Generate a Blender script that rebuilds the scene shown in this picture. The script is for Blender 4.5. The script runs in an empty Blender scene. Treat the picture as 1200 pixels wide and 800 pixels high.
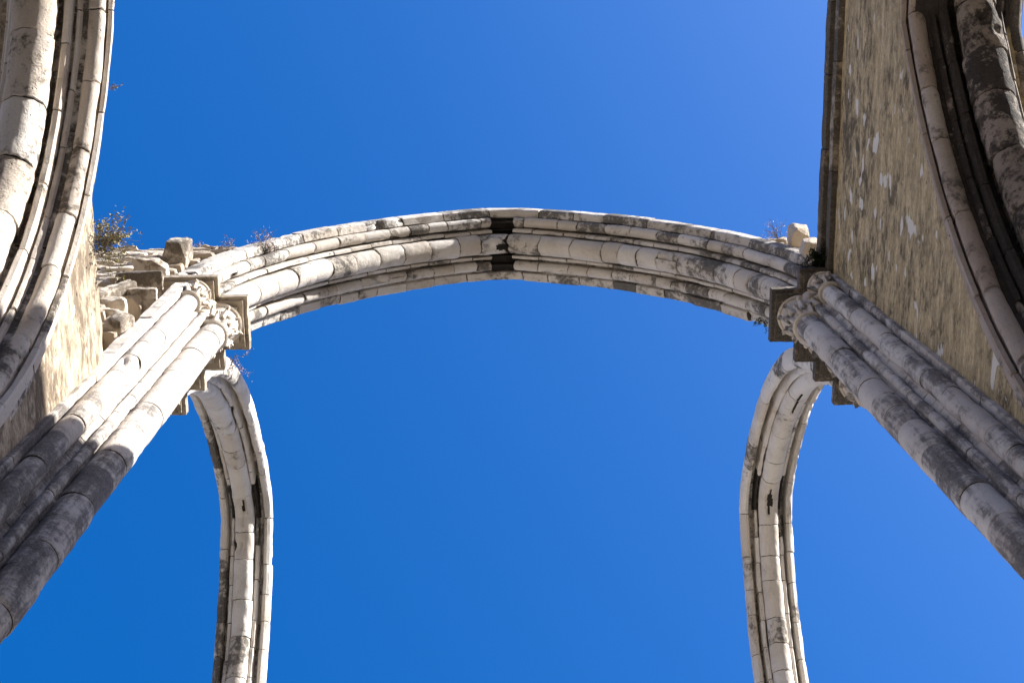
import bpy, bmesh, math, random
from mathutils import Vector, Matrix, noise

scene = bpy.context.scene
COL = scene.collection
CAMZ = 1.6            # eye height above the paving
XC = 0.338            # nave axis
H = 20.0 + CAMZ       # springing level of the high arches

# ------------------------------------------------------------------ helpers
def tag(o, label=None, cat=None, group=None, kind=None):
    if label: o['label'] = label
    if cat: o['category'] = cat
    if group: o['group'] = group
    if kind: o['kind'] = kind
    return o

def empty(name, loc):
    o = bpy.data.objects.new(name, None)
    o.empty_display_size = 0.3
    o.location = loc
    COL.objects.link(o)
    return o

def link(name, bm, mat, parent=None, base=None, smooth=35):
    """bm is in world coordinates; stored relative to base (the thing's base)."""
    b = Vector(base) if base is not None else Vector((0, 0, 0))
    bmesh.ops.translate(bm, verts=bm.verts, vec=-b)
    bmesh.ops.recalc_face_normals(bm, faces=bm.faces)
    me = bpy.data.meshes.new(name)
    bm.to_mesh(me)
    bm.free()
    me.materials.append(mat)
    if smooth:
        for p in me.polygons: p.use_smooth = True
        me.set_sharp_from_angle(angle=math.radians(smooth))
    o = bpy.data.objects.new(name, me)
    COL.objects.link(o)
    if parent is not None:
        o.parent = parent
    else:
        o.location = b
    return o

def new_bm():
    bm = bmesh.new()
    bm.loops.layers.float_color.new('stone')
    return bm

def paint(bm, faces, r, g, b=0.0):
    lay = bm.loops.layers.float_color['stone']
    for f in faces:
        for l in f.loops: l[lay] = (r, g, b, 1.0)

def nz(p, s, seed=0.0):
    return noise.noise(Vector((p[0]*s + seed*7.13, p[1]*s - seed*3.7, p[2]*s + seed)))

# ------------------------------------------------------------------ nodes
class NT:
    def __init__(s, nt): s.t = nt
    def n(s, typ, **kw):
        nd = s.t.nodes.new(typ)
        for k, v in kw.items():
            if k == 'inp':
                for a, b in v.items():
                    if isinstance(b, bpy.types.NodeSocket): s.t.links.new(b, nd.inputs[a])
                    else: nd.inputs[a].default_value = b
            else: setattr(nd, k, v)
        return nd
    def math(s, op, a, b=0.0, c=0.0, clamp=False):
        nd = s.t.nodes.new('ShaderNodeMath'); nd.operation = op; nd.use_clamp = clamp
        for i, v in enumerate((a, b, c)):
            if isinstance(v, bpy.types.NodeSocket): s.t.links.new(v, nd.inputs[i])
            else: nd.inputs[i].default_value = v
        return nd.outputs[0]
    def sstep(s, v, lo, hi):
        nd = s.t.nodes.new('ShaderNodeMapRange'); nd.interpolation_type = 'SMOOTHSTEP'
        s.t.links.new(v, nd.inputs[0])
        nd.inputs[1].default_value = lo; nd.inputs[2].default_value = hi
        return nd.outputs[0]
    def mix(s, f, a, b, mode='MIX'):
        nd = s.t.nodes.new('ShaderNodeMix'); nd.data_type = 'RGBA'; nd.blend_type = mode
        for i, v in ((0, f), (6, a), (7, b)):
            if isinstance(v, bpy.types.NodeSocket): s.t.links.new(v, nd.inputs[i])
            else: nd.inputs[i].default_value = v if i == 0 else (*v, 1.0)
        return nd.outputs[2]
    def noise(s, vec, scale, detail=6.0, rough=0.6, dist=0.0):
        nd = s.n('ShaderNodeTexNoise')
        s.t.links.new(vec, nd.inputs['Vector'])
        nd.inputs['Scale'].default_value = scale; nd.inputs['Detail'].default_value = detail
        nd.inputs['Roughness'].default_value = rough; nd.inputs['Distortion'].default_value = dist
        return nd.outputs['Fac']

def base_mat(name):
    m = bpy.data.materials.new(name); m.use_nodes = True
    nt = m.node_tree; nt.nodes.clear()
    g = NT(nt)
    out = g.n('ShaderNodeOutputMaterial'); bs = g.n('ShaderNodeBsdfPrincipled')
    nt.links.new(bs.outputs[0], out.inputs[0])
    bs.inputs['Specular IOR Level'].default_value = 0.18
    bs.inputs['Roughness'].default_value = 0.9
    return m, g, bs

def scaled(g, vec, sc):
    nd = g.n('ShaderNodeMapping', inp={'Vector': vec, 'Scale': sc})
    return nd.outputs[0]

def stone_mat(name, light, warm, crust, bias=0.0, pits=0.5, bump=0.9, crust_soft=0.17, streak=0.0):
    """weathered limestone: per-stone tint, black lichen crust in patches, dark joints"""
    m, g, bs = base_mat(name)
    tc = g.n('ShaderNodeTexCoord').outputs['Object']
    at = g.n('ShaderNodeAttribute', attribute_name='stone')
    sp = g.n('ShaderNodeSeparateColor', inp={0: at.outputs['Color']})
    R, G, B = sp.outputs[0], sp.outputs[1], sp.outputs[2]
    n1 = g.noise(tc, 1.7, 9, 0.68, 0.4)
    n2 = g.noise(tc, 11.0, 8, 0.72)
    n3 = g.noise(tc, 45.0, 6, 0.7)
    n4 = g.noise(tc, 0.6, 4, 0.6)
    # every stone a little different
    c = g.mix(R, light, warm)
    c = g.mix(g.math('MULTIPLY', g.sstep(n1, 0.42, 0.72), 0.55), c, (warm[0]*.72, warm[1]*.68, warm[2]*.6))
    v = g.math('MULTIPLY_ADD', n3, 0.5, 0.74)
    cc = g.n('ShaderNodeCombineColor', inp={0: v, 1: v, 2: v})
    c = g.mix(1.0, c, cc.outputs[0], 'MULTIPLY')
    # lichen / soot crust
    s = g.math('MULTIPLY_ADD', n1, 0.95, g.math('MULTIPLY', n2, 0.75))
    s = g.math('ADD', s, g.math('MULTIPLY_ADD', G, 0.46, -0.23 + bias))
    s = g.math('MULTIPLY_ADD', n4, 0.3, s)
    if streak:                                          # run-off streaks down the stone
        n6 = g.noise(scaled(g, tc, (1, 1, .09)), 9.0, 6, .65)
        s = g.math('ADD', s, g.math('MULTIPLY_ADD', n6, streak, -streak*.5))
    mask = g.sstep(s, 0.99, 0.99 + crust_soft)
    cr = g.mix(g.sstep(g.math('MULTIPLY_ADD', n3, .5, g.math('MULTIPLY', n2, .6)), .42, .72), crust, (crust[0]*3.2, crust[1]*3.05, crust[2]*2.85))
    c = g.mix(g.math('MULTIPLY', mask, 0.9), c, cr)
    # small pits
    vo = g.n('ShaderNodeTexVoronoi', inp={'Vector': tc, 'Scale': 16.0, 'Randomness': 1.0})
    pit = g.math('MULTIPLY', g.math('SUBTRACT', 1.0, g.sstep(vo.outputs['Distance'], 0.05, 0.22)),
                 g.sstep(g.noise(tc, 5.0, 3), 0.50, 0.66))
    c = g.mix(g.math('MULTIPLY', pit, pits), c, (.10, .085, .065))
    c = g.mix(g.math('MULTIPLY', B, 0.94), c, (.035, .03, .026))
    g.t.links.new(c, bs.inputs['Base Color'])
    h = g.math('MULTIPLY_ADD', n2, 0.6, g.math('MULTIPLY', n3, 0.25))
    h = g.math('MULTIPLY_ADD', n1, 0.8, h)
    h = g.math('SUBTRACT', h, g.math('MULTIPLY', pit, 0.5))
    h = g.math('MULTIPLY_ADD', mask, g.math('MULTIPLY_ADD', n3, 0.5, -0.1), h)
    bp = g.n('ShaderNodeBump', inp={'Height': h, 'Strength': bump, 'Distance': 0.03})
    g.t.links.new(bp.outputs[0], bs.inputs['Normal'])
    return m

LIGHT = (.70, .665, .62); WARM = (.58, .52, .45); CRUST = (.058, .055, .052)
M_arch = stone_mat('limestone_arch', LIGHT, WARM, CRUST, -0.04)
M_side = stone_mat('limestone_side', (.80, .765, .71), (.70, .63, .55), CRUST, -0.06)
M_shaft = stone_mat('limestone_shaft', (.70, .66, .61), (.58, .52, .46), (.085, .08, .078), -0.03, 0.35, streak=.8, crust_soft=.28)
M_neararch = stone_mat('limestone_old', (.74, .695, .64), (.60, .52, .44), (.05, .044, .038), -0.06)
M_darkarch = stone_mat('limestone_shaded', (.36, .305, .26), (.23, .19, .155), (.015, .013, .012), 0.07)  # dark stone and crust carry the right arch's shade in the colour
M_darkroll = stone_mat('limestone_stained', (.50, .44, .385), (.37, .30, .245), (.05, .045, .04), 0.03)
M_cap = stone_mat('limestone_carved', (.66, .61, .54), (.55, .47, .38), CRUST, -0.08, 0.6)
M_abacus = stone_mat('limestone_abacus', (.46, .40, .32), (.32, .26, .19), (.05, .045, .04), 0.05, 0.5)
M_rubble = stone_mat('rubble_stone', (.66, .59, .50), (.50, .41, .31), (.07, .06, .05), -0.06, 0.8, 1.0)

def plaster_mat(name, base, dark, pale, chip_lo, grime_shade):
    m, g, bs = base_mat(name)
    tc = g.n('ShaderNodeTexCoord').outputs['Object']
    st = scaled(g, tc, (1.0, 0.6, 1.0))
    n0 = g.noise(st, 0.75, 7, 0.62, 0.6)
    n1 = g.noise(scaled(g, tc, (1.0, .62, 1.3)), 5.0, 10, 0.76, 0.3)
    n2 = g.noise(scaled(g, tc, (1.0, .7, 1.3)), 26.0, 8, 0.78)
    n3 = g.noise(scaled(g, tc, (1, 1.25, 1.9)), 2.1, 1.6, 0.5, 0.1)
    n4 = g.noise(tc, 0.55, 3, 0.5)
    n5 = g.noise(scaled(g, tc, (1, 0.9, 4.5)), 2.2, 8, 0.72)
    n7 = g.noise(scaled(g, tc, (1, 1.0, 2.0)), 6.5, 2.5, 0.55, 0.2)
    c = g.mix(g.sstep(n1, 0.3, 0.7), base, (base[0]*.74, base[1]*.72, base[2]*.68))
    c = g.mix(g.sstep(n5, 0.44, 0.64), c, (base[0]*1.35, base[1]*1.36, base[2]*1.38))
    gm = g.math('MULTIPLY_ADD', n1, 0.75, g.math('MULTIPLY', n0, 0.50))
    c = g.mix(g.math('MULTIPLY', g.sstep(gm, grime_shade, grime_shade + 0.14), 0.82), c, dark)
    v = g.math('MULTIPLY_ADD', g.sstep(n2, .3, .7), 1.0, 0.5)
    cc = g.n('ShaderNodeCombineColor', inp={0: v, 1: v, 2: v})
    c = g.mix(.6, c, cc.outputs[0], 'MULTIPLY')
    # flaked patches of pale undercoat
    k = g.math('MULTIPLY_ADD', n2, 0.09, n3)
    k = g.math('MULTIPLY_ADD', n4, 0.16, k)
    k = g.math('MULTIPLY_ADD', n1, 0.05, k)
    k2 = g.math('MULTIPLY_ADD', n2, 0.08, g.math('MULTIPLY_ADD', n4, 0.12, n7))
    chip = g.math('MAXIMUM', g.sstep(k, chip_lo, chip_lo + 0.03), g.math('MULTIPLY', g.sstep(k2, chip_lo - .01, chip_lo + .03), .7))
    c = g.mix(g.math('MULTIPLY', chip, 0.9), c, pale)
    vo = g.n('ShaderNodeTexVoronoi', inp={'Vector': tc, 'Scale': 7.0})
    hole = g.math('MULTIPLY', g.math('SUBTRACT', 1.0, g.sstep(vo.outputs['Distance'], 0.06, 0.2)),
                  g.sstep(g.noise(tc, 2.3, 3), 0.5, 0.62))
    c = g.mix(g.math('MULTIPLY', hole, 0.7), c, (.06, .048, .035))
    g.t.links.new(c, bs.inputs['Base Color'])
    h = g.math('MULTIPLY_ADD', n1, 0.7, g.math('MULTIPLY', n2, 0.3))
    h = g.math('SUBTRACT', h, g.math('MULTIPLY', chip, 0.35))
    h = g.math('SUBTRACT', h, g.math('MULTIPLY', hole, 0.6))
    bp = g.n('ShaderNodeBump', inp={'Height': h, 'Strength': 0.8, 'Distance': 0.035})
    g.t.links.new(bp.outputs[0], bs.inputs['Normal'])
    return m

M_plaster = plaster_mat('weathered_plaster', (.45, .355, .205), (.06, .049, .034), (.74, .70, .62), 0.80, 0.61)
M_plaster2 = plaster_mat('eroded_render', (.46, .38, .275), (.11, .08, .055), (.66, .6, .5), 0.84, 0.58)

def leaf_mat(name, a, b):
    m, g, bs = base_mat(name)
    gi = g.n('ShaderNodeNewGeometry')
    c = g.mix(gi.outputs['Random Per Island'], a, b)
    g.t.links.new(c, bs.inputs['Base Color'])
    bs.inputs['Roughness'].default_value = 0.6
    return m
M_twig = leaf_mat('dry_twig', (.15, .125, .085), (.24, .20, .15))
M_dry = leaf_mat('dry_leaf', (.17, .16, .035), (.24, .19, .11))
M_mauve = leaf_mat('mauve_flower', (.32, .22, .30), (.42, .33, .26))
M_green = leaf_mat('green_leaf', (.035, .075, .02), (.07, .11, .035))
M_moss = leaf_mat('dark_fern', (.012, .022, .008), (.03, .045, .015))

def pave_mat(name, k):
    m, g, bs = base_mat(name)
    tc = g.n('ShaderNodeTexCoord').outputs['Object']
    br = g.n('ShaderNodeTexBrick', inp={'Vector': tc, 'Color1': (.34*k, .31*k, .26*k, 1), 'Color2': (.28*k, .25*k, .21*k, 1),
        'Mortar': (.07, .06, .05, 1), 'Scale': 1.0, 'Mortar Size': 0.008, 'Brick Width': 0.9, 'Row Height': 0.6})
    n = g.noise(tc, 2.0, 8, 0.65)
    c = g.mix(g.math('MULTIPLY', n, 0.5), br.outputs['Color'], (.24*k, .21*k, .17*k))
    g.t.links.new(c, bs.inputs['Base Color'])
    bp = g.n('ShaderNodeBump', inp={'Height': n, 'Strength': 0.3, 'Distance': 0.02})
    g.t.links.new(bp.outputs[0], bs.inputs['Normal'])
    return m

# ------------------------------------------------------------------ arch path
class ArchPath:
    """two-centred pointed arch in a vertical plane, optionally on straight legs.
    at(s) -> (a, z, na, nz): in-plane position and outward (extrados) normal"""
    def __init__(s, half, rise, z0, leg=0.0, off=0.0):
        s.R = (rise*rise + half*half)/(2*half) ; s.c = s.R - half
        s.phi = math.atan2(rise, s.c)
        s.R += off                      # reference curve moved outward by off
        s.phi = math.acos(s.c/s.R)
        s.z0, s.leg = z0, leg
        s.arc = s.R*s.phi
        s.half_len = leg + s.arc
        s.len = 2*s.half_len
    def at(s, d):
        left = d <= s.half_len
        q = d if left else s.len - d
        if q < s.leg:
            a, z, na, nn = -(s.R - s.c), s.z0 - (s.leg - q), -1.0, 0.0
        else:
            th = (q - s.leg)/s.R
            a, z = -(s.R*math.cos(th) - s.c), s.z0 + s.R*math.sin(th)
            na, nn = -math.cos(th), math.sin(th)
        if not left: a, na = -a, -na
        return a, z, na, nn, left
    def outer_z(s, a, v=0.0):
        """height of the curve offset outward by v at in-plane position a (None outside)"""
        q = abs(a) + s.c; r = s.R + v
        return None if q >= r else s.z0 + math.sqrt(r*r - q*q)

def roll(cu, cv, r, vb, n=16, spread=28):
    pts = [(cu - .75*r, vb)]
    for i in range(n + 1):
        a = math.radians(180 - spread + (180 + 2*spread)*i/n)
        pts.append((cu + r*math.cos(a), cv + r*math.sin(a)))
    pts.append((cu + .75*r, vb))
    return pts
def mirror(pts): return [(-u, v) for u, v in reversed(pts)]

def sweep(bm, frame, L0, L1, loop, stone, step, rng, rough=0.006, jit=0.006, gap=0.010, inset=0.016, sd=.15,
          crust=lambda s: 0.5, special=None, chip=0.0, gouge=None):
    """stones along a path; loop = closed (u,v) section; joints are recessed grooves.
    special: list of (s0, s1, inset, crust) stones forced at given places"""
    cu = sum(p[0] for p in loop)/len(loop); cv = sum(p[1] for p in loop)/len(loop)
    dense = []
    for i, p in enumerate(loop):        # long straight sides get extra points
        q = loop[(i + 1) % len(loop)]
        dense.append(p)
        d = math.hypot(q[0]-p[0], q[1]-p[1])
        k = int(d/0.09)
        for j in range(1, k + 1): dense.append((p[0]+(q[0]-p[0])*j/(k+1), p[1]+(q[1]-p[1])*j/(k+1)))
    loop = dense; N = len(loop)
    cuts = [L0]
    while cuts[-1] < L1 - stone*0.6:
        cuts.append(cuts[-1] + stone*rng.uniform(.72, 1.3))
    cuts[-1] = L1
    if special:
        for s0, s1, ins, cr in special:
            cuts = [c for c in cuts if c < s0 - .12 or c > s1 + .12] + [s0, s1]
        cuts.sort()
    prev = None; first = None
    seed = rng.uniform(0, 90)
    for k in range(len(cuts) - 1):
        a, b = cuts[k], cuts[k+1]
        ins0 = 0.0; mid = .5*(a+b)
        tint = rng.random(); cr = min(1.0, max(0.0, crust(mid) + rng.gauss(0, sd)))
        if special:
            for s0, s1, ins, c2 in special:
                if s0 - 1e-6 <= mid <= s1 + 1e-6: ins0, cr = ins, c2
        du, dv = rng.gauss(0, jit), rng.gauss(0, jit)
        dead = rng.random() < chip
        n = max(2, int((b - a)/step))
        st = [(a + gap*.5, inset + ins0, 1.0), (a + gap*.9, .004 + ins0, 0.0)]
        for i in range(1, n): st.append((a + (b-a)*i/n, ins0, 0.0))
        st += [(b - gap*.9, .004 + ins0, 0.0), (b - gap*.5, inset + ins0, 1.0)]
        cang = rng.uniform(0, 6.28)
        for s, ins, jf in st:
            ring = []; gl = []
            for (u, v) in loop:
                pu, pv = u - cu, v - cv
                d = math.hypot(pu, pv) + 1e-6
                p0 = frame(s, u, v)
                sj = s + (gap*1.5*nz(p0, 7.0, seed + 2) + gap*1.0*nz(p0, 22.0, seed + 4) if ins0 < .01 else 0.0)
                w = nz(p0, 2.6, seed)*rough*1.6 + nz(p0, 9.0, seed)*rough + nz(p0, 24.0, seed)*rough*.6
                e = nz(p0, 5.0, seed + 5)
                if gouge:
                    gd = gouge(s, math.atan2(pv, pu)); w -= gd; gl.append(gd > .004)
                if dead and e > 0.05 and math.cos(math.atan2(pv, pu) - cang) > .2: w -= (e-.05)*0.16
                kk = max(0.2, (d - ins + w)/d)
                ring.append(bm.verts.new(frame(sj, cu + pu*kk + du, cv + pv*kk + dv)))
            if prev is not None:
                fs = [bm.faces.new((prev[i], prev[(i+1) % N], ring[(i+1) % N], ring[i])) for i in range(N)]
                paint(bm, fs, tint, min(cr, 1.0), 1.0 if (jf and prev_j) else (1.0 if cr > 1 else 0.0))
                if gouge:
                    paint(bm, [fs[i] for i in range(N) if gl[i]], tint, 1.0, 1.0)
            else: first = ring
            prev, prev_j = ring, jf
    for r_ in (first, prev):
        f = bm.faces.new(r_); paint(bm, [f], .5, .5)

def box(bm, x0, x1, y0, y1, z0, z1, tint=.5, cr=.4):
    vs = [bm.verts.new((x, y, z)) for x in (x0, x1) for y in (y0, y1) for z in (z0, z1)]
    fs = [bm.faces.new([vs[i] for i in q]) for q in ((0,1,3,2),(4,6,7,5),(0,4,5,1),(2,3,7,6),(0,2,6,4),(1,5,7,3))]
    paint(bm, fs, tint, cr); return vs

def rock(bm, c, d, rng, n=5, p=5.0, amp=.12, rot=(0,0,0), cr=.4, tint=None, cuts=0):
    """rough block: subdivided cube pulled towards a rounded box and broken by noise"""
    seed = rng.uniform(0, 99); M = Matrix.Rotation(rot[2], 3, 'Z') @ Matrix.Rotation(rot[1], 3, 'Y') @ Matrix.Rotation(rot[0], 3, 'X')
    planes = []
    for _ in range(cuts):
        pn = Vector((rng.gauss(0,1), rng.gauss(0,1), rng.gauss(0,1))).normalized()
        planes.append((pn, rng.uniform(.92, 1.4)))
    tint = rng.random() if tint is None else tint
    cr = min(1, max(0, cr + rng.gauss(0, .12)))
    vm = {}
    def vert(i, j, k):
        key = (i, j, k)
        if key not in vm:
            q = Vector((2*i/n - 1, 2*j/n - 1, 2*k/n - 1))
            l = (abs(q.x)**p + abs(q.y)**p + abs(q.z)**p)**(1/p)
            q = q/l
            for pn, pd in planes:
                e = q.dot(pn) - pd
                if e > 0: q = q - pn*e
            f = 1 + amp*(noise.noise(q*1.1 + Vector((seed, 0, 0))) + .6*noise.noise(q*2.7 + Vector((0, seed, 0))) + .35*noise.noise(q*6.1 + Vector((0, 0, seed))))
            q = Vector((q.x*d[0]*.5, q.y*d[1]*.5, q.z*d[2]*.5))*f
            vm[key] = bm.verts.new(Vector(c) + M @ q)
        return vm[key]
    fs = []
    for i in range(n):
        for j in range(n):
            for w in (0, n):
                fs.append(bm.faces.new((vert(i,j,w), vert(i+1,j,w), vert(i+1,j+1,w), vert(i,j+1,w))))
                fs.append(bm.faces.new((vert(i,w,j), vert(i+1,w,j), vert(i+1,w,j+1), vert(i,w,j+1))))
                fs.append(bm.faces.new((vert(w,i,j), vert(w,i+1,j), vert(w,i+1,j+1), vert(w,i,j+1))))
    paint(bm, fs, tint, cr)

def prism(bm, poly, z0, z1, tint=.5, cr=.4, rough=0.0):
    if rough:                                           # worn edges: dense outline nibbled by noise
        out = []
        for i, p in enumerate(poly):
            q = poly[(i+1) % len(poly)]; k = max(1, int(math.hypot(q[0]-p[0], q[1]-p[1])/.045))
            for j in range(k):
                x, y = p[0] + (q[0]-p[0])*j/k, p[1] + (q[1]-p[1])*j/k
                e = Vector((q[1]-p[1], p[0]-q[0])).normalized()
                w = nz((x, y, z0), 6.0, 1.0)*rough + nz((x, y, z0), 21.0, 2.0)*rough + 2.5*rough*min(0.0, nz((x, y, z0*.5), 3.0, 5.0) + .18)
                sgn = 1 if area(poly) > 0 else -1
                out.append((x + e.x*w*sgn, y + e.y*w*sgn))
        poly = out
    lo = [bm.verts.new((x, y, z0)) for x, y in poly]; hi = [bm.verts.new((x, y, z1)) for x, y in poly]
    n = len(poly)
    fs = [bm.faces.new(lo[::-1]), bm.faces.new(hi)] + [bm.faces.new((lo[i], lo[(i+1) % n], hi[(i+1) % n], hi[i])) for i in range(n)]
    paint(bm, fs, tint, cr)

# ------------------------------------------------------------------ ground
bm = new_bm()
S = 300
f = bm.faces.new([bm.verts.new(p) for p in ((-S,-S,0),(S,-S,0),(S,S,0),(-S,S,0))])
g_ = link('ground', bm, pave_mat('worn_paving', .32), smooth=0); tag(g_, kind='structure')
bm = new_bm()                                           # pale transept floor added out of view to bounce light onto side arches
bm.faces.new([bm.verts.new(p) for p in ((-22, 5.0, .006), (22, 5.0, .006), (22, 17.0, .006), (-22, 17.0, .006))])
g_ = link('bounce_floor', bm, pave_mat('bounce_paving', 1.6), smooth=0); tag(g_, kind='structure')

# added unseen ring of slopes that blocks the low bright sky and deepens shade
bm = new_bm(); rings = []
for i in range(15):
    r_ = 62 + 13*i; row = []
    for k in range(96):
        a = 2*math.pi*k/96; p = (r_*math.cos(a), r_*math.sin(a), 0)
        t = min(1.0, i/9)
        h_ = (t*t*(3 - 2*t))*(88 + 16*nz(p, .02, 3.0)) + (6*nz(p, .06, 1.0) if 0 < i else -.5)
        row.append(bm.verts.new((p[0], p[1], h_ if i else -.5)))
    rings.append(row)
for i in range(14):
    for k in range(96): bm.faces.new((rings[i][k], rings[i][(k+1) % 96], rings[i+1][(k+1) % 96], rings[i+1][k]))
m_, q_, b_ = base_mat('horizon_blocker_dun')                  # dun colour of the added sky-blocking ring
t_ = q_.n('ShaderNodeTexCoord').outputs['Object']
m_.node_tree.links.new(q_.mix(q_.noise(t_, .12, 6, .7), (.075, .066, .058), (.16, .145, .13)), b_.inputs['Base Color'])
g_ = link('horizon_blocker', bm, m_); tag(g_, kind='structure')

# ------------------------------------------------------------------ transverse arch
def transverse_arch():
    rng = random.Random(11)
    Yc = 4.51
    path = ArchPath(4.133, 6.23, H)
    base = (XC, Yc, H - .02)
    root = empty('transverse_arch', base)
    tag(root, 'wide pointed stone arch with rolled mouldings spanning between the two carved capitals', 'arch')
    def frame(s, u, v):
        a, z, na, nn, left = path.at(s)
        a2 = a + na*v
        if left: a2 = min(a2, -0.003)
        else: a2 = max(a2, 0.003)
        return Vector((XC + a2, Yc + u, z + nn*v))
    Lh = path.half_len
    def crust(s):                      # the right half of the arch is the weathered, lichen-covered half
        t = (s - Lh)/Lh
        return (.30 + .16*(1+t)) if t < 0 else .44 + .24*t
    key = [(Lh - .12, Lh - .01, .12, 2.0), (Lh + .01, Lh + .07, .11, 2.0)]
    keyb = [(Lh - .11, Lh - .01, .05, 1.0), (Lh + .01, Lh + .05, .04, 2.0)]
    L = path.len
    band = [(-.60, .69), (-.605, .47), (-.585, .435), (-.475, .405), (-.455, .43), (-.455, .69)]
    fil = [(-.262, .62), (-.262, .255), (-.248, .232), (-.208, .222), (-.196, .238), (-.196, .62)]
    wide = lambda pts, k: [(u + (k if u < .5 or k < .1 else k + .02), v) for u, v in pts]
    parts = [('outer_band', band, .75, .004), ('outer_roll', roll(-.378, .345, .090, .62), .52, .005),
             ('fillet', fil, .54, .005), ('soffit_roll', roll(0, .185, .182, .62, 26), .52, .008),
             ('fillet', wide(mirror(fil), .02), .46, .008), ('outer_roll', wide(mirror(roll(-.378, .345, .090, .62)), .05), .46, .008),
             ('outer_band', wide(mirror(band), .11), .55, .008)]
    for nm, lp, st, jt in parts:
        b = new_bm()
        sweep(b, frame, 0, L, lp, st, .075 if nm != 'soffit_roll' else .05, rng, rough=.0055, jit=jt, gap=.015, inset=.022, sd=.21, crust=(lambda s: crust(s) + (.16 if nm == 'outer_band' else 0)),
              gouge=(lambda s, a: .06 if ((s - Lh + .02)/.11)**2 + ((a - math.radians(-80))/.46)**2 < 1 + .5*nz((s, a, 0), 5.0) else 0.0) if nm == 'soffit_roll' else None,
              special=None if nm == 'outer_band' else (key if nm != 'soffit_roll' else keyb), chip=.13 if nm != 'outer_band' else .06)
        link(nm, b, M_arch, root, base)
    b = new_bm()
    sweep(b, frame, 0, L, [(-.5, .66), (-.5, .47), (.6, .47), (.6, .66)], .8, .12, rng, crust=lambda s: .7,
          special=[(Lh - .20, Lh - .01, .01, 2.0), (Lh + .01, Lh + .12, .01, 2.0)])
    link('arch_core', b, M_arch, root, base)
transverse_arch()

# ------------------------------------------------------------------ side arches of the crossing
def side_arch(sg, label):
    rng = random.Random(31 + sg)
    X, Yc = 4.86, 9.347
    path = ArchPath(3.62, 5.313, H)
    base = (XC + sg*X, Yc, 0)
    root = empty('side_arch', base); tag(root, label, 'arch', 'open arches on the sides of the crossing')
    def frame(s, u, v):
        a, z, na, nn, left = path.at(s)
        a2 = a + na*v
        a2 = min(a2, -.003) if left else max(a2, .003)
        return Vector((XC + sg*(X + u), Yc + a2, z + nn*v))
    L = path.len; Lh = path.half_len
    def crust(s): return .36 if s < Lh*.9 else .22
    key = [(Lh - .62, Lh - .01, .045, 1.2), (Lh + .01, Lh + .5, .03, .9)]
    band = [(-.43, .58), (-.475, .50), (-.485, .38), (-.455, .29), (-.40, .25), (-.35, .265), (-.325, .32), (-.325, .58)]
    fil = [(-.262, .56), (-.262, .22), (-.245, .195), (-.205, .185), (-.185, .21), (-.185, .56)]
    parts = [('outer_band', band), ('fillet', fil), ('soffit_roll', roll(0, .172, .178, .55, 30)), ('fillet', mirror(fil)), ('outer_band', mirror(band))]
    for i, (nm, lp) in enumerate(parts):
        b = new_bm()
        ex = .34 if i == (4 if sg < 0 else 0) else (.1 if i == (0 if sg < 0 else 4) else 0.0)
        gg = None
        if nm == 'soffit_roll' and sg > 0:             # long ragged fissure in the soffit of the right arch
            def gg(s, a):
                if s > Lh*1.02 or s < .25: return 0.0
                c0 = math.radians(-98) + .32*nz((s, 0, 0), .55, 3.3) + .16*nz((s, 0, 0), 3.0, 8.1)
                wd = .20*max(0.0, nz((s, 0, 0), 1.1, 5.5) + .12) + (.30 if abs(s - Lh*.975) < .16 else 0)
                return .035 if abs(a - c0) < wd else 0.0
        elif nm == 'soffit_roll':                      # one black hole just before the crown of the left arch
            def gg(s, a):
                return .05 if abs(s - Lh*.965) < .17 and abs(a - math.radians(-112)) < .26 + .3*nz((s, a, 0), 4.0, 1.0) else 0.0
        sweep(b, frame, -.02, L + .02, lp, .62, .045 if gg else .08, rng, rough=.007, jit=.005, crust=lambda s: crust(s) + ex*(1.0 if (sg < 0 or s < Lh*.55) else .3),
              special=key if nm == 'fillet' else None, chip=.12, gouge=gg)
        link(nm, b, M_side, root, base)
    b = new_bm()
    sweep(b, frame, -.02, L + .02, [(-.40, .56), (-.40, .47), (.40, .47), (.40, .56)], .8, .14, rng, crust=lambda s: .8)
    link('arch_core', b, M_side, root, base)
    b = new_bm()                                       # the far pier that carries the other foot
    yp = Yc + 3.62 + .25
    sweep(b, lambda s, u, v: Vector((base[0] + u, yp + v, s)), 0, H, [(.46*math.cos(k*math.pi/8), .46*math.sin(k*math.pi/8)) for k in range(16)], .6, .3, rng)
    link('pier_shaft', b, M_side, root, base)
    b = new_bm()
    for i, (r, z0, z1) in enumerate(((.54, H-.3, H-.18), (.62, H-.178, H-.002))):
        prism(b, [(base[0] + sx*r, yp + sy*r) for sx, sy in ((-1,-1),(1,-1),(1,1),(-1,1))], z0, z1)
    link('abacus', b, M_abacus, root, base, 0)
side_arch(-1, 'slender freestanding pointed arch on the left, cream soffit roll, springing behind the sunlit pier')
side_arch(1, 'slender freestanding pointed arch on the right with black cracks along its soffit roll')

# ------------------------------------------------------------------ nave arcade arches and walls
HOOD = .56    # radial distance from the soffit roll's nadir to the hood edge
NEAR = {-1: dict(Y=-.405, s=3.764, h=5.634, z=11.013 + CAMZ), 1: dict(Y=0.0, s=3.833, h=7.038, z=9.835 + CAMZ)}
NX = 5.10
def near_path(sg):
    d = NEAR[sg]
    return ArchPath(d['s'], d['h'], d['z'], d['z'], -HOOD), d['Y']

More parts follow.
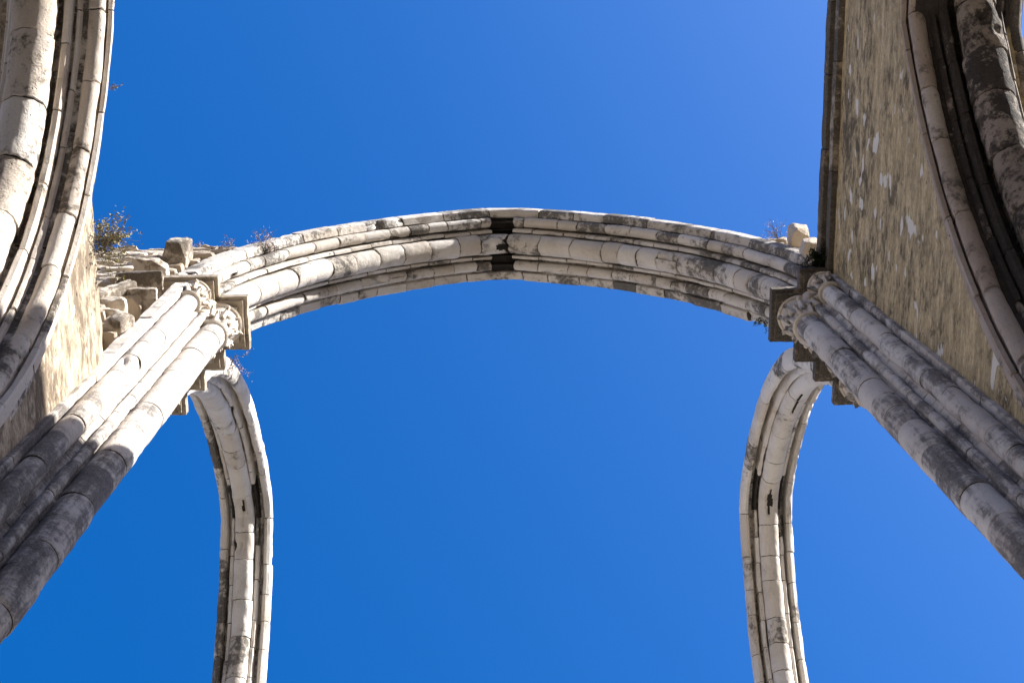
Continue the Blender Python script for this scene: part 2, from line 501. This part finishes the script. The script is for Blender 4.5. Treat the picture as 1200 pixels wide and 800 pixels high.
def near_arch(sg, label, mat, bias):
    rng = random.Random(51 + sg)
    path, Yc = near_path(sg)
    base = (XC + sg*NX, Yc, 0)
    root = empty('arcade_arch', base); tag(root, label, 'arch', 'moulded nave arches under the side walls')
    def frame(s, u, v):
        a, z, na, nn, left = path.at(s)
        a2 = a + na*v
        a2 = min(a2, -.003) if left else max(a2, .003)
        return Vector((XC + sg*(NX + u), Yc + a2, z + nn*v))
    L = path.len
    # u < 0 is the nave side
    hood = [(-.56, .86), (-.585, .70), (-.70, .615), (-.726, .585), (-.718, .555), (-.675, .54), (-.66, .59), (-.62, .64)]
    oroll = roll(-.575, .475, .092, .8, 16, 40)
    f1 = [(-.435, .8), (-.44, .40), (-.425, .375), (-.395, .365), (-.38, .385), (-.375, .8)]
    f2 = [(-.355, .8), (-.355, .315), (-.335, .285), (-.29, .275), (-.27, .295), (-.27, .8)]
    big = roll(0, .22, .225, .8, 24, 35)
    innr = roll(-.245, .30, .035, .7, 8)
    lift = lambda pts, k: [(u, v + k if v < .7 else max(v, .97)) for u, v in pts]
    hd = -.38 if sg > 0 else -.12
    parts = [('hood_mould', hood, .9), ('outer_roll', oroll, .85), ('fillet', f1, .75), ('fillet', f2, .75),
             ('soffit_roll', big, .66), ('fillet', mirror(lift(f2, .08)), .75), ('fillet', mirror(lift(f1, .16)), .75),
             ('outer_roll', mirror(lift(oroll, .22)), .85), ('hood_mould', mirror(lift(hood, .24)), .9)]
    for i, (nm, lp, st) in enumerate(parts):
        ex = hd if i == 0 else (hd*(.2 if sg > 0 else .6) if i == 1 else (.30 if sg > 0 and i in (2, 3) else (-.06 if sg > 0 and i == 4 else 0.0)))  # right arch fillets: recess shade put into the crust amount
        b = new_bm()
        sweep(b, frame, 0, L, lp, st, .08, rng, rough=.006 if nm != 'soffit_roll' else .011, jit=.004 if nm != 'soffit_roll' else .009,
              crust=lambda s: .42 + bias + ex + (.12 if nm == 'soffit_roll' else 0), chip=.3 if nm == 'soffit_roll' else .1, gap=.014, inset=.022)
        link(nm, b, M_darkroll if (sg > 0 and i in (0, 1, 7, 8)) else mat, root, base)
    b = new_bm()
    sweep(b, frame, 0, L, [(-.6, .9), (-.6, .46), (-.30, .40), (.20, .40), (.40, .62), (.6, .72), (.6, .9)], .9, .16, rng, crust=lambda s: .95)
    link('arch_core', b, mat, root, base)
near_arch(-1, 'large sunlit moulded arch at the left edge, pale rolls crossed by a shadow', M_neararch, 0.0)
near_arch(1, 'large dark shaded moulded arch at the right edge under the plastered wall', M_darkarch, .05)

def nave_wall(sg, label, mat, top_fn, ys, name_top=None):
    path, Yc = near_path(sg)
    base = (XC + sg*5.1, ys[-1] - 1.0, 0)
    root = empty('nave_wall', base); tag(root, label, 'wall')
    b = new_bm()
    def span(y):
        zo = path.outer_z(y - Yc, HOOD + .07)
        return (0.0 if zo is None else zo), top_fn(y)
    x0, x1 = 4.5, 5.70
    prev = None
    for y in ys:
        zl, zt = span(y)
        zl = min(zl, zt - .06)
        n = 10
        front = []; back = []
        for i in range(n + 1):
            z = zl + (zt - zl)*i/n
            w = .014*nz((0, y, z), 1.1, 3.0*sg) + .008*nz((0, y, z), 4.0, 2.0)
            front.append(b.verts.new((XC + sg*(x0 + w), y, z))); back.append(b.verts.new((XC + sg*x1, y, z)))
        ring = front + back[::-1]
        if prev:
            fs = [b.faces.new((prev[i], prev[(i+1) % len(ring)], ring[(i+1) % len(ring)], ring[i])) for i in range(len(ring))]
            paint(b, fs, .5, .4)
        else: b.faces.new(ring)
        prev = ring
    b.faces.new(prev)
    link('wall_face', b, mat, root, base, 30)
    return root, base

def frange(a, b, st):
    n = int(round((b-a)/st)); return [a + (b-a)*i/n for i in range(n+1)]

YS_R = [-34.0, -26.0, -18.0, -12.0] + frange(-9.0, 3.86, .09)
rr, rb = nave_wall(1, 'tall shaded plaster wall on the right with flaking pale patches', M_plaster, lambda y: 19.76 + CAMZ, YS_R)
rng = random.Random(5)
for nm, lp in (('cornice', [(.30, .0), (-.075, .0), (-.075, .20), (-.06, .225), (-.06, .255), (.30, .255)]),
               ('cornice', [(.32, .257), (-.125, .257), (-.14, .28), (-.14, .45), (-.11, .49), (.32, .49)])):
    b = new_bm()
    sweep(b, lambda s, u, v: Vector((XC + 4.5 + u, s, 19.755 + CAMZ + v)), -33.9, 3.86, lp, 1.15, .12, rng, jit=.006, crust=lambda s: .72)
    link(nm, b, M_abacus, rr, rb)

def left_top(y):
    path, Yc = near_path(-1)
    zo = path.outer_z(y - Yc, HOOD + .42)
    t = 15.42 + CAMZ + .09*nz((0, y, 0), 1.6, 4.0) + .05*nz((0, y, 0), 6.0, 9.0)
    return max(t, zo if zo is not None else 0) if y > -5 else t
YS_L = [-34.0, -26.0, -18.0, -12.0] + frange(-9.0, 3.86, .07)
nave_wall(-1, 'low broken wall on the left with eroded sunlit render and plants on its top', M_plaster2, left_top, YS_L)

# ------------------------------------------------------------------ compound piers
#            x     y     r   main
SHAFTS = [(4.02, 4.44, .178, .70, 'A'), (4.335, 4.02, .122, .50, 'B'), (4.36, 4.84, .11, .45, 'B'),
          (4.64, 5.12, .11, .45, 'B'), (4.92, 5.41, .172, .62, 'A')]
THIN = [(4.175, 4.225, .062), (4.16, 4.73, .062)]
PLAN = [(5.55, 3.80), (4.05, 3.80), (4.05, 4.085), (3.665, 4.085), (3.665, 4.845), (4.03, 4.845), (4.03, 5.14),
        (4.325, 5.14), (4.325, 5.43), (4.61, 5.43), (4.61, 5.785), (5.15, 5.785), (5.15, 5.43), (5.55, 5.43)]
def inset_plan(d):
    n = len(PLAN); out = []
    for i in range(n):
        p, q, r = Vector(PLAN[i-1]), Vector(PLAN[i]), Vector(PLAN[(i+1) % n])
        e1 = (q-p).normalized(); e2 = (r-q).normalized()
        # polygon runs clockwise seen from above when x grows right: inward = right-hand side
        n1 = Vector((-e1.y, e1.x)); n2 = Vector((-e2.y, e2.x))
        out.append((q.x + (n1.x + n2.x)*d, q.y + (n1.y + n2.y)*d))
    return out
def area(poly): return .5*sum(poly[i-1][0]*poly[i][1] - poly[i][0]*poly[i-1][1] for i in range(len(poly)))
SGN = 1 if area(PLAN) > 0 else -1

def leaf(bm, c, ang, z, r, hgt, wid, out, curl, tint, cr):
    """carved leaf: a tapering curled tongue with a raised middle, standing out from the bell"""
    ca, sa = math.cos(ang), math.sin(ang)
    rows = []
    n = 6
    for i in range(n + 1):
        t = i/n
        rr = r + out*t*t + (curl*math.sin(t*math.pi) * .4)
        zz = z + hgt*(t if t < .8 else .8 - (t-.8)*1.1)
        w = wid*(1 - .15*math.cos(t*9))*(1 - t**3*.55)
        row = []
        for k, (du, dr) in enumerate(((-1, -.012), (-.55, .02), (0, .035), (.55, .02), (1, -.012))):
            R_ = rr + dr*(1 + t)
            x = c[0] + ca*R_ - sa*w*du; y = c[1] + sa*R_ + ca*w*du
            row.append(bm.verts.new((x, y, zz - abs(du)*.02)))
        rows.append(row)
    fs = []
    for i in range(n):
        for k in range(4): fs.append(bm.faces.new((rows[i][k], rows[i][k+1], rows[i+1][k+1], rows[i+1][k])))
    # thickness: inner skin
    inner = [[bm.verts.new((v.co.x - ca*.03, v.co.y - sa*.03, v.co.z)) for v in row] for row in rows]
    for i in range(n):
        for k in range(4): fs.append(bm.faces.new((inner[i][k], inner[i+1][k], inner[i+1][k+1], inner[i][k+1])))
    for i in range(n):
        fs.append(bm.faces.new((rows[i][0], rows[i+1][0], inner[i+1][0], inner[i][0])))
        fs.append(bm.faces.new((rows[i][4], inner[i][4], inner[i+1][4], rows[i+1][4])))
    for k in range(4):
        fs.append(bm.faces.new((rows[n][k], rows[n][k+1], inner[n][k+1], inner[n][k])))
        fs.append(bm.faces.new((rows[0][k], inner[0][k], inner[0][k+1], rows[0][k+1])))
    paint(bm, fs, tint, cr)

def lathe(bm, c, prof, n=28, tint=.5, cr=.35):
    rings = [[bm.verts.new((c[0] + r*math.cos(2*math.pi*k/n), c[1] + r*math.sin(2*math.pi*k/n), z)) for k in range(n)] for r, z in prof]
    fs = []
    for i in range(len(prof) - 1):
        for k in range(n): fs.append(bm.faces.new((rings[i][k], rings[i][(k+1) % n], rings[i+1][(k+1) % n], rings[i+1][k])))
    fs += [bm.faces.new(rings[0]), bm.faces.new(rings[-1])]
    paint(bm, fs, tint, cr)

def pier(sg, label, dirty):
    rng = random.Random(71 + sg)
    base = (XC + sg*4.7, 4.7, 0)
    root = empty('compound_pier', base); tag(root, label, 'pier', 'clustered piers carrying the transverse arch')
    W = lambda x, y: (XC + sg*x, y)
    def grime_shade(s):                                      # crust by height; on the left pier it also paints in deeper shadow
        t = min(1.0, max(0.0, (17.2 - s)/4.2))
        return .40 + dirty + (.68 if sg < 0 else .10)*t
    # core
    core = [(5.5, 4.08), (4.56, 4.08), (4.55, 3.90), (4.47, 3.90), (4.42, 4.0), (4.27, 4.12), (4.14, 4.30), (4.10, 4.50), (4.16, 4.80), (4.36, 4.98), (4.42, 5.14), (4.62, 5.28), (4.80, 5.48), (5.08, 5.48), (5.5, 5.25)]
    b = new_bm()
    cx = sum(p[0] for p in core)/len(core); cy = sum(p[1] for p in core)/len(core)
    sweep(b, lambda s, u, v: Vector((*W(u, v), s)), 0, H - .34, core, .62, .16, rng, rough=.005, jit=.0, crust=lambda s: grime_shade(s) + .05, gap=.012)
    link('pier_core', b, M_shaft, root, base, 40)
    # pilaster strip next to the wall
    b = new_bm()
    sweep(b, lambda s, u, v: Vector((*W(u, v), s)), 0, H - .34, [(4.60, 3.84), (4.445, 3.84), (4.43, 3.855), (4.43, 3.93), (4.60, 3.93)], .8, .12, rng, rough=.006, jit=.004, crust=lambda s: grime_shade(s) + .08)
    link('pilaster_strip', b, M_shaft, root, base)
    for (x, y, r, hc, kind) in SHAFTS:
        b = new_bm(); n = 22
        circ = [(x + r*math.cos(2*math.pi*k/n), y + r*math.sin(2*math.pi*k/n)) for k in range(n)]
        ztop = H - .31 - hc
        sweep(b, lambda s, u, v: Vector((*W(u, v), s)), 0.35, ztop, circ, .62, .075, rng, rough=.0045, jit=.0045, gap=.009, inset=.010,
              crust=lambda s: grime_shade(s) + (.13*math.sin(s*3.1 + x*5)), chip=.12, sd=.09)
        link('shaft', b, M_shaft, root, base, 50)
        # capital: bell, neck ring, two tiers of leaves and a round lip
        b = new_bm(); c = W(x, y)
        zt = H - .285; R = r + .115 if kind == 'A' else r + .085
        lathe(b, c, [(r*.9, ztop - .03), (r*1.02, ztop + .02), (r*1.05, ztop + hc*.45), (R*.86, zt - .10), (R*.9, zt - .06)], 24, .4, .25)
        cap = link('capital', b, M_cap, root, base, 50)
        b = new_bm()
        lathe(b, c, [(r*.9, ztop - .028), (r + .03, ztop - .02), (r + .047, ztop + .005), (r + .03, ztop + .03), (r*.9, ztop + .038)], 26, .3, .2)
        link('neck_ring', b, M_cap, cap)
        b = new_bm()
        lathe(b, c, [(R*.8, zt - .075), (R*.96, zt - .07), (R*1.03, zt - .045), (R*1.0, zt - .02), (R*.97, zt + .002), (R*.8, zt + .003)], 32, .6, .3)
        link('round_lip', b, M_cap, cap)
        b = new_bm(); m = 9 if kind == 'A' else 7
        for tier, (zz, hh, oo) in enumerate(((ztop + .05, hc*.46, .055 if kind == 'A' else .035), (ztop + hc*.42, hc*.44, .075 if kind == 'A' else .05))):
            rr = r*1.03 if tier == 0 else r*1.12
            for k in range(m):
                a = 2*math.pi*(k + .5*tier)/m + rng.gauss(0, .05)
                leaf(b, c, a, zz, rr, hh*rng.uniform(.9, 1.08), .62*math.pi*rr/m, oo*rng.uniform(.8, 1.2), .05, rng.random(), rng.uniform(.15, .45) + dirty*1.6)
                # curled bud at the leaf tip
                bx = c[0] + math.cos(a)*(rr + oo + .015); by = c[1] + math.sin(a)*(rr + oo + .015)
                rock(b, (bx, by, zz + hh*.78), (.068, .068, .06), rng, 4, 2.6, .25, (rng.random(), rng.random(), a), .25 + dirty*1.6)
        link('leaf_carving', b, M_cap, cap, None, 50)
        for ch in cap.children:
            pass
        # shaft foot
        b = new_bm()
        lathe(b, c, [(r + .10, .0), (r + .10, .18), (r + .07, .22), (r + .04, .26), (r + .05, .31), (r*.9, .36)], 24)
        link('shaft_base', b, M_shaft, root, base, 50)
    for (x, y, r) in THIN:
        b = new_bm(); n = 12
        circ = [(x + r*math.cos(2*math.pi*k/n), y + r*math.sin(2*math.pi*k/n)) for k in range(n)]
        sweep(b, lambda s, u, v: Vector((*W(u, v), s)), 0, H - .75, circ, .62, .1, rng, rough=.004, jit=.003, gap=.009, inset=.010, crust=lambda s: grime_shade(s) + .05)
        link('colonnette', b, M_shaft, root, base, 50)
        b = new_bm(); c = W(x, y)
        lathe(b, c, [(r*1.1, H - .80), (r*1.5, H - .76), (r*1.3, H - .70), (r*2.0, H - .40), (r*2.3, H - .30), (r*1.5, H - .288)], 16, .4, .3)
        for k in range(6):
            a = math.pi*k/3
            rock(b, (c[0] + r*1.7*math.cos(a), c[1] + r*1.7*math.sin(a), H - .5 - .09*(k % 2)), (.075, .075, .12), rng, 4, 2.6, .25)
        link('capital', b, M_cap, root, base, 50)
    # moulded abacus, stepped like the pier
    b = new_bm()
    for d, z0, z1, t in ((.125, H - .285, H - .235, .3), (.05, H - .234, H - .165, .8), (.0, H - .164, H - .001, .5)):
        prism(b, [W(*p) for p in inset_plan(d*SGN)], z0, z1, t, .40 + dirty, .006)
    link('abacus', b, M_abacus, root, base, 0)
    b = new_bm()
    prism(b, [W(x, y) for x, y in ((5.6, 3.7), (4.3, 3.7), (3.75, 4.2), (3.75, 4.8), (4.7, 5.8), (5.6, 5.8))], .0, .16)
    link('plinth', b, M_shaft, root, base, 0)
    return root
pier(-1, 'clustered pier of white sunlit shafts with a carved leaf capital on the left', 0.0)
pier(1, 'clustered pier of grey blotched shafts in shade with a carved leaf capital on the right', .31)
# sub-parts sit under capitals whose meshes are already relative to the pier base
for o in list(bpy.data.objects):
    if o.parent and o.parent.name.split('.')[0] == 'capital':
        b_ = o.parent.parent.location
        o.data.transform(Matrix.Translation(-b_))

# ------------------------------------------------------------------ broken masonry above the piers
def rubble_wall(sg, label, xs, zs_top, seed, ruin):
    rng = random.Random(seed)
    base = (XC + sg*(xs[0] + xs[1])*.5, 4.5, 0)
    root = empty('rubble_wall', base); tag(root, label, 'wall', 'broken masonry over the piers')
    path = ArchPath(4.133, 6.23, H)
    b = new_bm()
    z = (15.2 + CAMZ) if ruin else H + .02
    while z < zs_top:
        h = rng.uniform(.12, .28)
        if z + h > zs_top - .08: h = zs_top - z
        low = z < H
        x = (4.45 if low else xs[0]) + rng.uniform(-.1, .05)
        while x < xs[1]:
            w = rng.uniform(.22, .52) if low else rng.uniform(.28, .7)
            xm = x + w*.5
            if low and xm < 4.58: x += w; continue
            ao = path.outer_z(xm - w*.45, .62)
            inside = ao is not None and z + h*.5 < ao and xm < 4.9
            if not inside:
                prot = rng.uniform(-.05, .02) + (.05 if rng.random() < .2 and z < zs_top - .8 else 0)
                if low: prot += rng.choice((0, .04, .12, -.12, -.22))
                rock(b, (XC + sg*xm, (4.12 if low else 4.18) - prot, z + h*.5), (w*1.0, .50, h*.97), rng, 7, 10.0, .09,
                     (rng.gauss(0, .04), rng.gauss(0, .04), rng.gauss(0, .07)), .40, None, 6)
            x += w
        z += h
    link('rough_stonework', b, M_rubble, root, base, 24)
    b = new_bm()
    box(b, XC + sg*4.9, XC + sg*(xs[1] - .1), 4.10, 5.1, (15.0 + CAMZ) if ruin else H - .2, H + .1, .5, .6)
    # mortar heart above, following the arch back
    prev = None
    for i in range(25):
        x = xs[0] + .12 + (xs[1] - .25 - xs[0])*i/24
        ao = path.outer_z(x, .6); zl = H + .05 if ao is None else max(H + .05, ao)
        zt = max(zl + .04, zs_top - .16)
        ring = [b.verts.new((XC + sg*x, yy, zz)) for yy, zz in ((4.12, zl), (4.12, zt), (5.1, zt), (5.1, zl))]
        if prev:
            fs = [b.faces.new((prev[k], prev[(k+1) % 4], ring[(k+1) % 4], ring[k])) for k in range(4)]
            paint(b, fs, .7, .5)
        else: b.faces.new(ring)
        prev = ring
    b.faces.new(prev)
    link('mortar_core', b, M_rubble, root, base, 0)
rubble_wall(-1, 'sunlit rough stone wall broken into ledges between the left wall and the arch', (3.3, 8.2), 23.12 + CAMZ, 5, True)
rubble_wall(1, 'short strip of sunlit rubble stonework where the arch meets the tall right wall', (3.3, 8.2), 23.12 + CAMZ, 8, False)

def stone(label, c, d, rot, seed, cr=.45, tint=.4):
    rng = random.Random(seed)
    b = new_bm()
    rock(b, (XC + c[0], c[1], c[2] + CAMZ), d, rng, 14, 14.0, .07, rot, cr, tint, 5)
    o = link('broken_stone', b, M_rubble, None, (XC + c[0], c[1], c[2] + CAMZ - d[2]*.5), 24)
    tag(o, label, 'stone', 'loose stones jutting from the broken masonry')
stone('square block jutting up at the skyline left of the wide arch', (-5.01, 3.80, 21.85), (.36, .40, .46), (.02, .04, .08), 2, .85)
stone('long flat slab jutting just below the square skyline block', (-5.11, 3.82, 20.45), (.48, .34, .22), (.02, -.03, .05), 3, .85)
stone('leaning slab at the very end of the broken left wall', (-5.12, 3.80, 18.30), (.16, .36, .85), (.08, .45, .1), 4, .8)
stone('rounded boulder below the leaning slab beside the left render', (-4.72, 3.82, 16.95), (.26, .28, .34), (.2, .3, .1), 6, .6)
stone('flat ledge stone under the long slab left of the carved capital', (-5.05, 3.82, 19.5), (.62, .34, .16), (.02, .04, -.03), 7, .75)
stone('wide thin ledge stone nearest the pale pilaster of the left pier', (-4.88, 3.84, 18.5), (.55, .32, .14), (.02, -.04, .04), 9, .75)
stone('square block standing at the skyline by the tall right wall', (4.62, 3.80, 22.65), (.28, .30, .50), (.03, .05, .1), 12, .35, .6)
stone('rounded block wedged against the cornice of the tall right wall', (4.52, 3.77, 21.3), (.26, .28, .50), (.1, .1, .2), 14, .45, .6)

# ------------------------------------------------------------------ plants
def tube(bm, pts, r0, r1, n=4):
    prev = None
    for i, p in enumerate(pts):
        r = r0 + (r1 - r0)*i/(len(pts)-1)
        d = (pts[min(i+1, len(pts)-1)] - pts[max(i-1, 0)]).normalized()
        a = d.orthogonal().normalized(); c = d.cross(a)
        ring = [bm.verts.new(p + (a*math.cos(2*math.pi*k/n) + c*math.sin(2*math.pi*k/n))*r) for k in range(n)]
        if prev:
            for k in range(n): bm.faces.new((prev[k], prev[(k+1) % n], ring[(k+1) % n], ring[k]))
        prev = ring

def plant(name, label, cat, p, dirn, size, nst, nleaf, ls, mleaf, seed, spread=.8, group=None, twig=.006):
    rng = random.Random(seed)
    base = Vector((XC + p[0], p[1], p[2] + CAMZ))
    root = empty(name, base); tag(root, label, cat, group)
    sb, lb = new_bm(), new_bm()
    dirn = Vector(dirn).normalized()
    for i in range(nst):
        d = (dirn + Vector((rng.gauss(0, 1), rng.gauss(0, 1), rng.gauss(0, .8)))*spread*.6).normalized()
        L = size*rng.uniform(.45, 1.0)
        q = base + Vector((rng.gauss(0, .06), rng.gauss(0, .06), rng.uniform(-.03, .01)))*size*1.5
        pts = [q.copy()]
        for k in range(6):
            d = (d + Vector((rng.gauss(0, .22), rng.gauss(0, .22), rng.gauss(0, .22)))).normalized()
            q = q + d*L/6; pts.append(q.copy())
        tube(sb, pts, twig, twig*.35)
        for k in range(2):                             # side twigs
            j = rng.randint(2, 5); e = (d + Vector((rng.gauss(0,.7), rng.gauss(0,.7), rng.gauss(0,.7)))).normalized()
            tw = [pts[j], pts[j] + e*L*.14, pts[j] + e*L*.25 + Vector((0,0,L*.04))]
            tube(sb, tw, twig*.6, twig*.3, 3)
            pts.append(tw[-1])
        for k in range(nleaf):
            c = rng.choice(pts[2:]) + Vector((rng.gauss(0, .025), rng.gauss(0, .025), rng.gauss(0, .025)))*(size/.4)
            a = Vector((rng.gauss(0,1), rng.gauss(0,1), rng.gauss(0,1))).normalized(); w = a.orthogonal().normalized()
            s = ls*rng.uniform(.6, 1.4); nn = a.cross(w)
            vs = [lb.verts.new(c + v) for v in (-a*s, w*s*.42 + nn*s*.1, a*s, -w*s*.42 + nn*s*.1)]
            lb.faces.new(vs)
    link('stem', sb, M_twig, root, base, 0)
    link('leaves', lb, mleaf, root, base, 0)

plant('wall_bush', 'straggly dry bush growing from the top of the broken left wall', 'bush', (-4.48, 2.60, 15.44), (.55, -.35, .55), .46, 55, 13, .022, M_dry, 1, .85, twig=.0045)
plant('weed', 'spindly mauve weed on the back of the wide arch near the left wall', 'plant', (-3.86, 4.02, 23.05), (0, -.6, .9), .44, 26, 14, .016, M_mauve, 2, .7, twig=.005)
plant('weed', 'pale mauve flowering weed hanging under the left carved capital', 'plant', (-3.93, 4.98, 19.96), (.25, .75, -.1), .36, 14, 12, .015, M_mauve, 3, .55, twig=.004)
plant('weed', 'tiny dry tuft right of the square skyline block on the left', 'plant', (-4.95, 3.95, 23.1), (0, -.6, .8), .22, 12, 5, .012, M_mauve, 4, .8, twig=.004)
plant('weed', 'tiny dry tuft between the square skyline block and the mauve weed', 'plant', (-4.40, 3.95, 23.1), (-.3, -.6, .8), .26, 14, 6, .012, M_mauve, 5, .9, twig=.004)
plant('weed', 'thin dry sprig on the hood edge of the left arch', 'plant', (-4.36, .98, 15.95), (1, -.2, .3), .15, 6, 4, .012, M_dry, 6, .5, twig=.004)
plant('weed', 'wispy blue grey weeds left of the block by the tall right wall', 'plant', (4.35, 3.9, 22.95), (-.2, -.7, .7), .40, 20, 8, .014, M_mauve, 7, .9, twig=.004)
plant('weed', 'small green leafy sprig at the lower edge of the right end of the wide arch', 'plant', (4.02, 5.08, 22.40), (-.2, .8, -.3), .24, 9, 12, .024, M_green, 8, .7, twig=.004)
plant('fern_clump', 'dark fern clump in the corner between the right capital and the plaster wall', 'fern', (4.38, 3.74, 20.15), (-.05, .05, -.6), .36, 70, 45, .022, M_moss, 9, .8)

# ------------------------------------------------------------------ camera
cam = bpy.data.cameras.new('camera'); cam.sensor_width = 36; cam.lens = 51.0
cam.clip_start = .05; cam.clip_end = 2000
co = bpy.data.objects.new('camera', cam); COL.objects.link(co)
r = Vector((0.99974608, 0.00970258, -0.02033823)); u = Vector((0.01419735, -0.97210078, 0.23413352)); fw = Vector((0.01749911, 0.23436282, 0.97199169))
m = Matrix((r, u, -fw)).transposed().to_4x4(); m.translation = Vector((0, 0, CAMZ))
co.matrix_world = m
scene.camera = co

# ------------------------------------------------------------------ light
SUN = Vector((1.0, -.45, .79)).normalized()
sl = bpy.data.lights.new('sun', 'SUN'); sl.energy = 5.0; sl.angle = math.radians(.5); sl.color = (1.0, .96, .905)
so = bpy.data.objects.new('sun', sl); COL.objects.link(so); so.location = (30, -15, 40)
so.rotation_euler = SUN.to_track_quat('Z', 'Y').to_euler()
w = bpy.data.worlds.new('World'); scene.world = w; w.use_nodes = True
nt = w.node_tree; nt.nodes.clear(); g = NT(nt)
sky = g.n('ShaderNodeTexSky'); sky.sky_type = 'NISHITA'; sky.sun_disc = False
sky.sun_elevation = math.asin(SUN.z); sky.sun_rotation = math.atan2(SUN.x, SUN.y)
sky.altitude = 0; sky.air_density = 1.0; sky.dust_density = 1.3; sky.ozone_density = 3.0
hs = g.n('ShaderNodeHueSaturation', inp={'Hue': .509, 'Saturation': 1.42, 'Value': 1.13, 'Color': sky.outputs[0]})
bg = g.n('ShaderNodeBackground', inp={'Color': hs.outputs[0], 'Strength': .09})
out = g.n('ShaderNodeOutputWorld'); nt.links.new(bg.outputs[0], out.inputs[0])
scene.view_settings.view_transform = 'Standard'; scene.view_settings.look = 'None'
scene.view_settings.gamma = 1.0; scene.view_settings.exposure = 1.5
scene.view_settings.use_curve_mapping = False
scene.cycles.use_denoising = True
scene.cycles.max_bounces = 8; scene.cycles.diffuse_bounces = 5
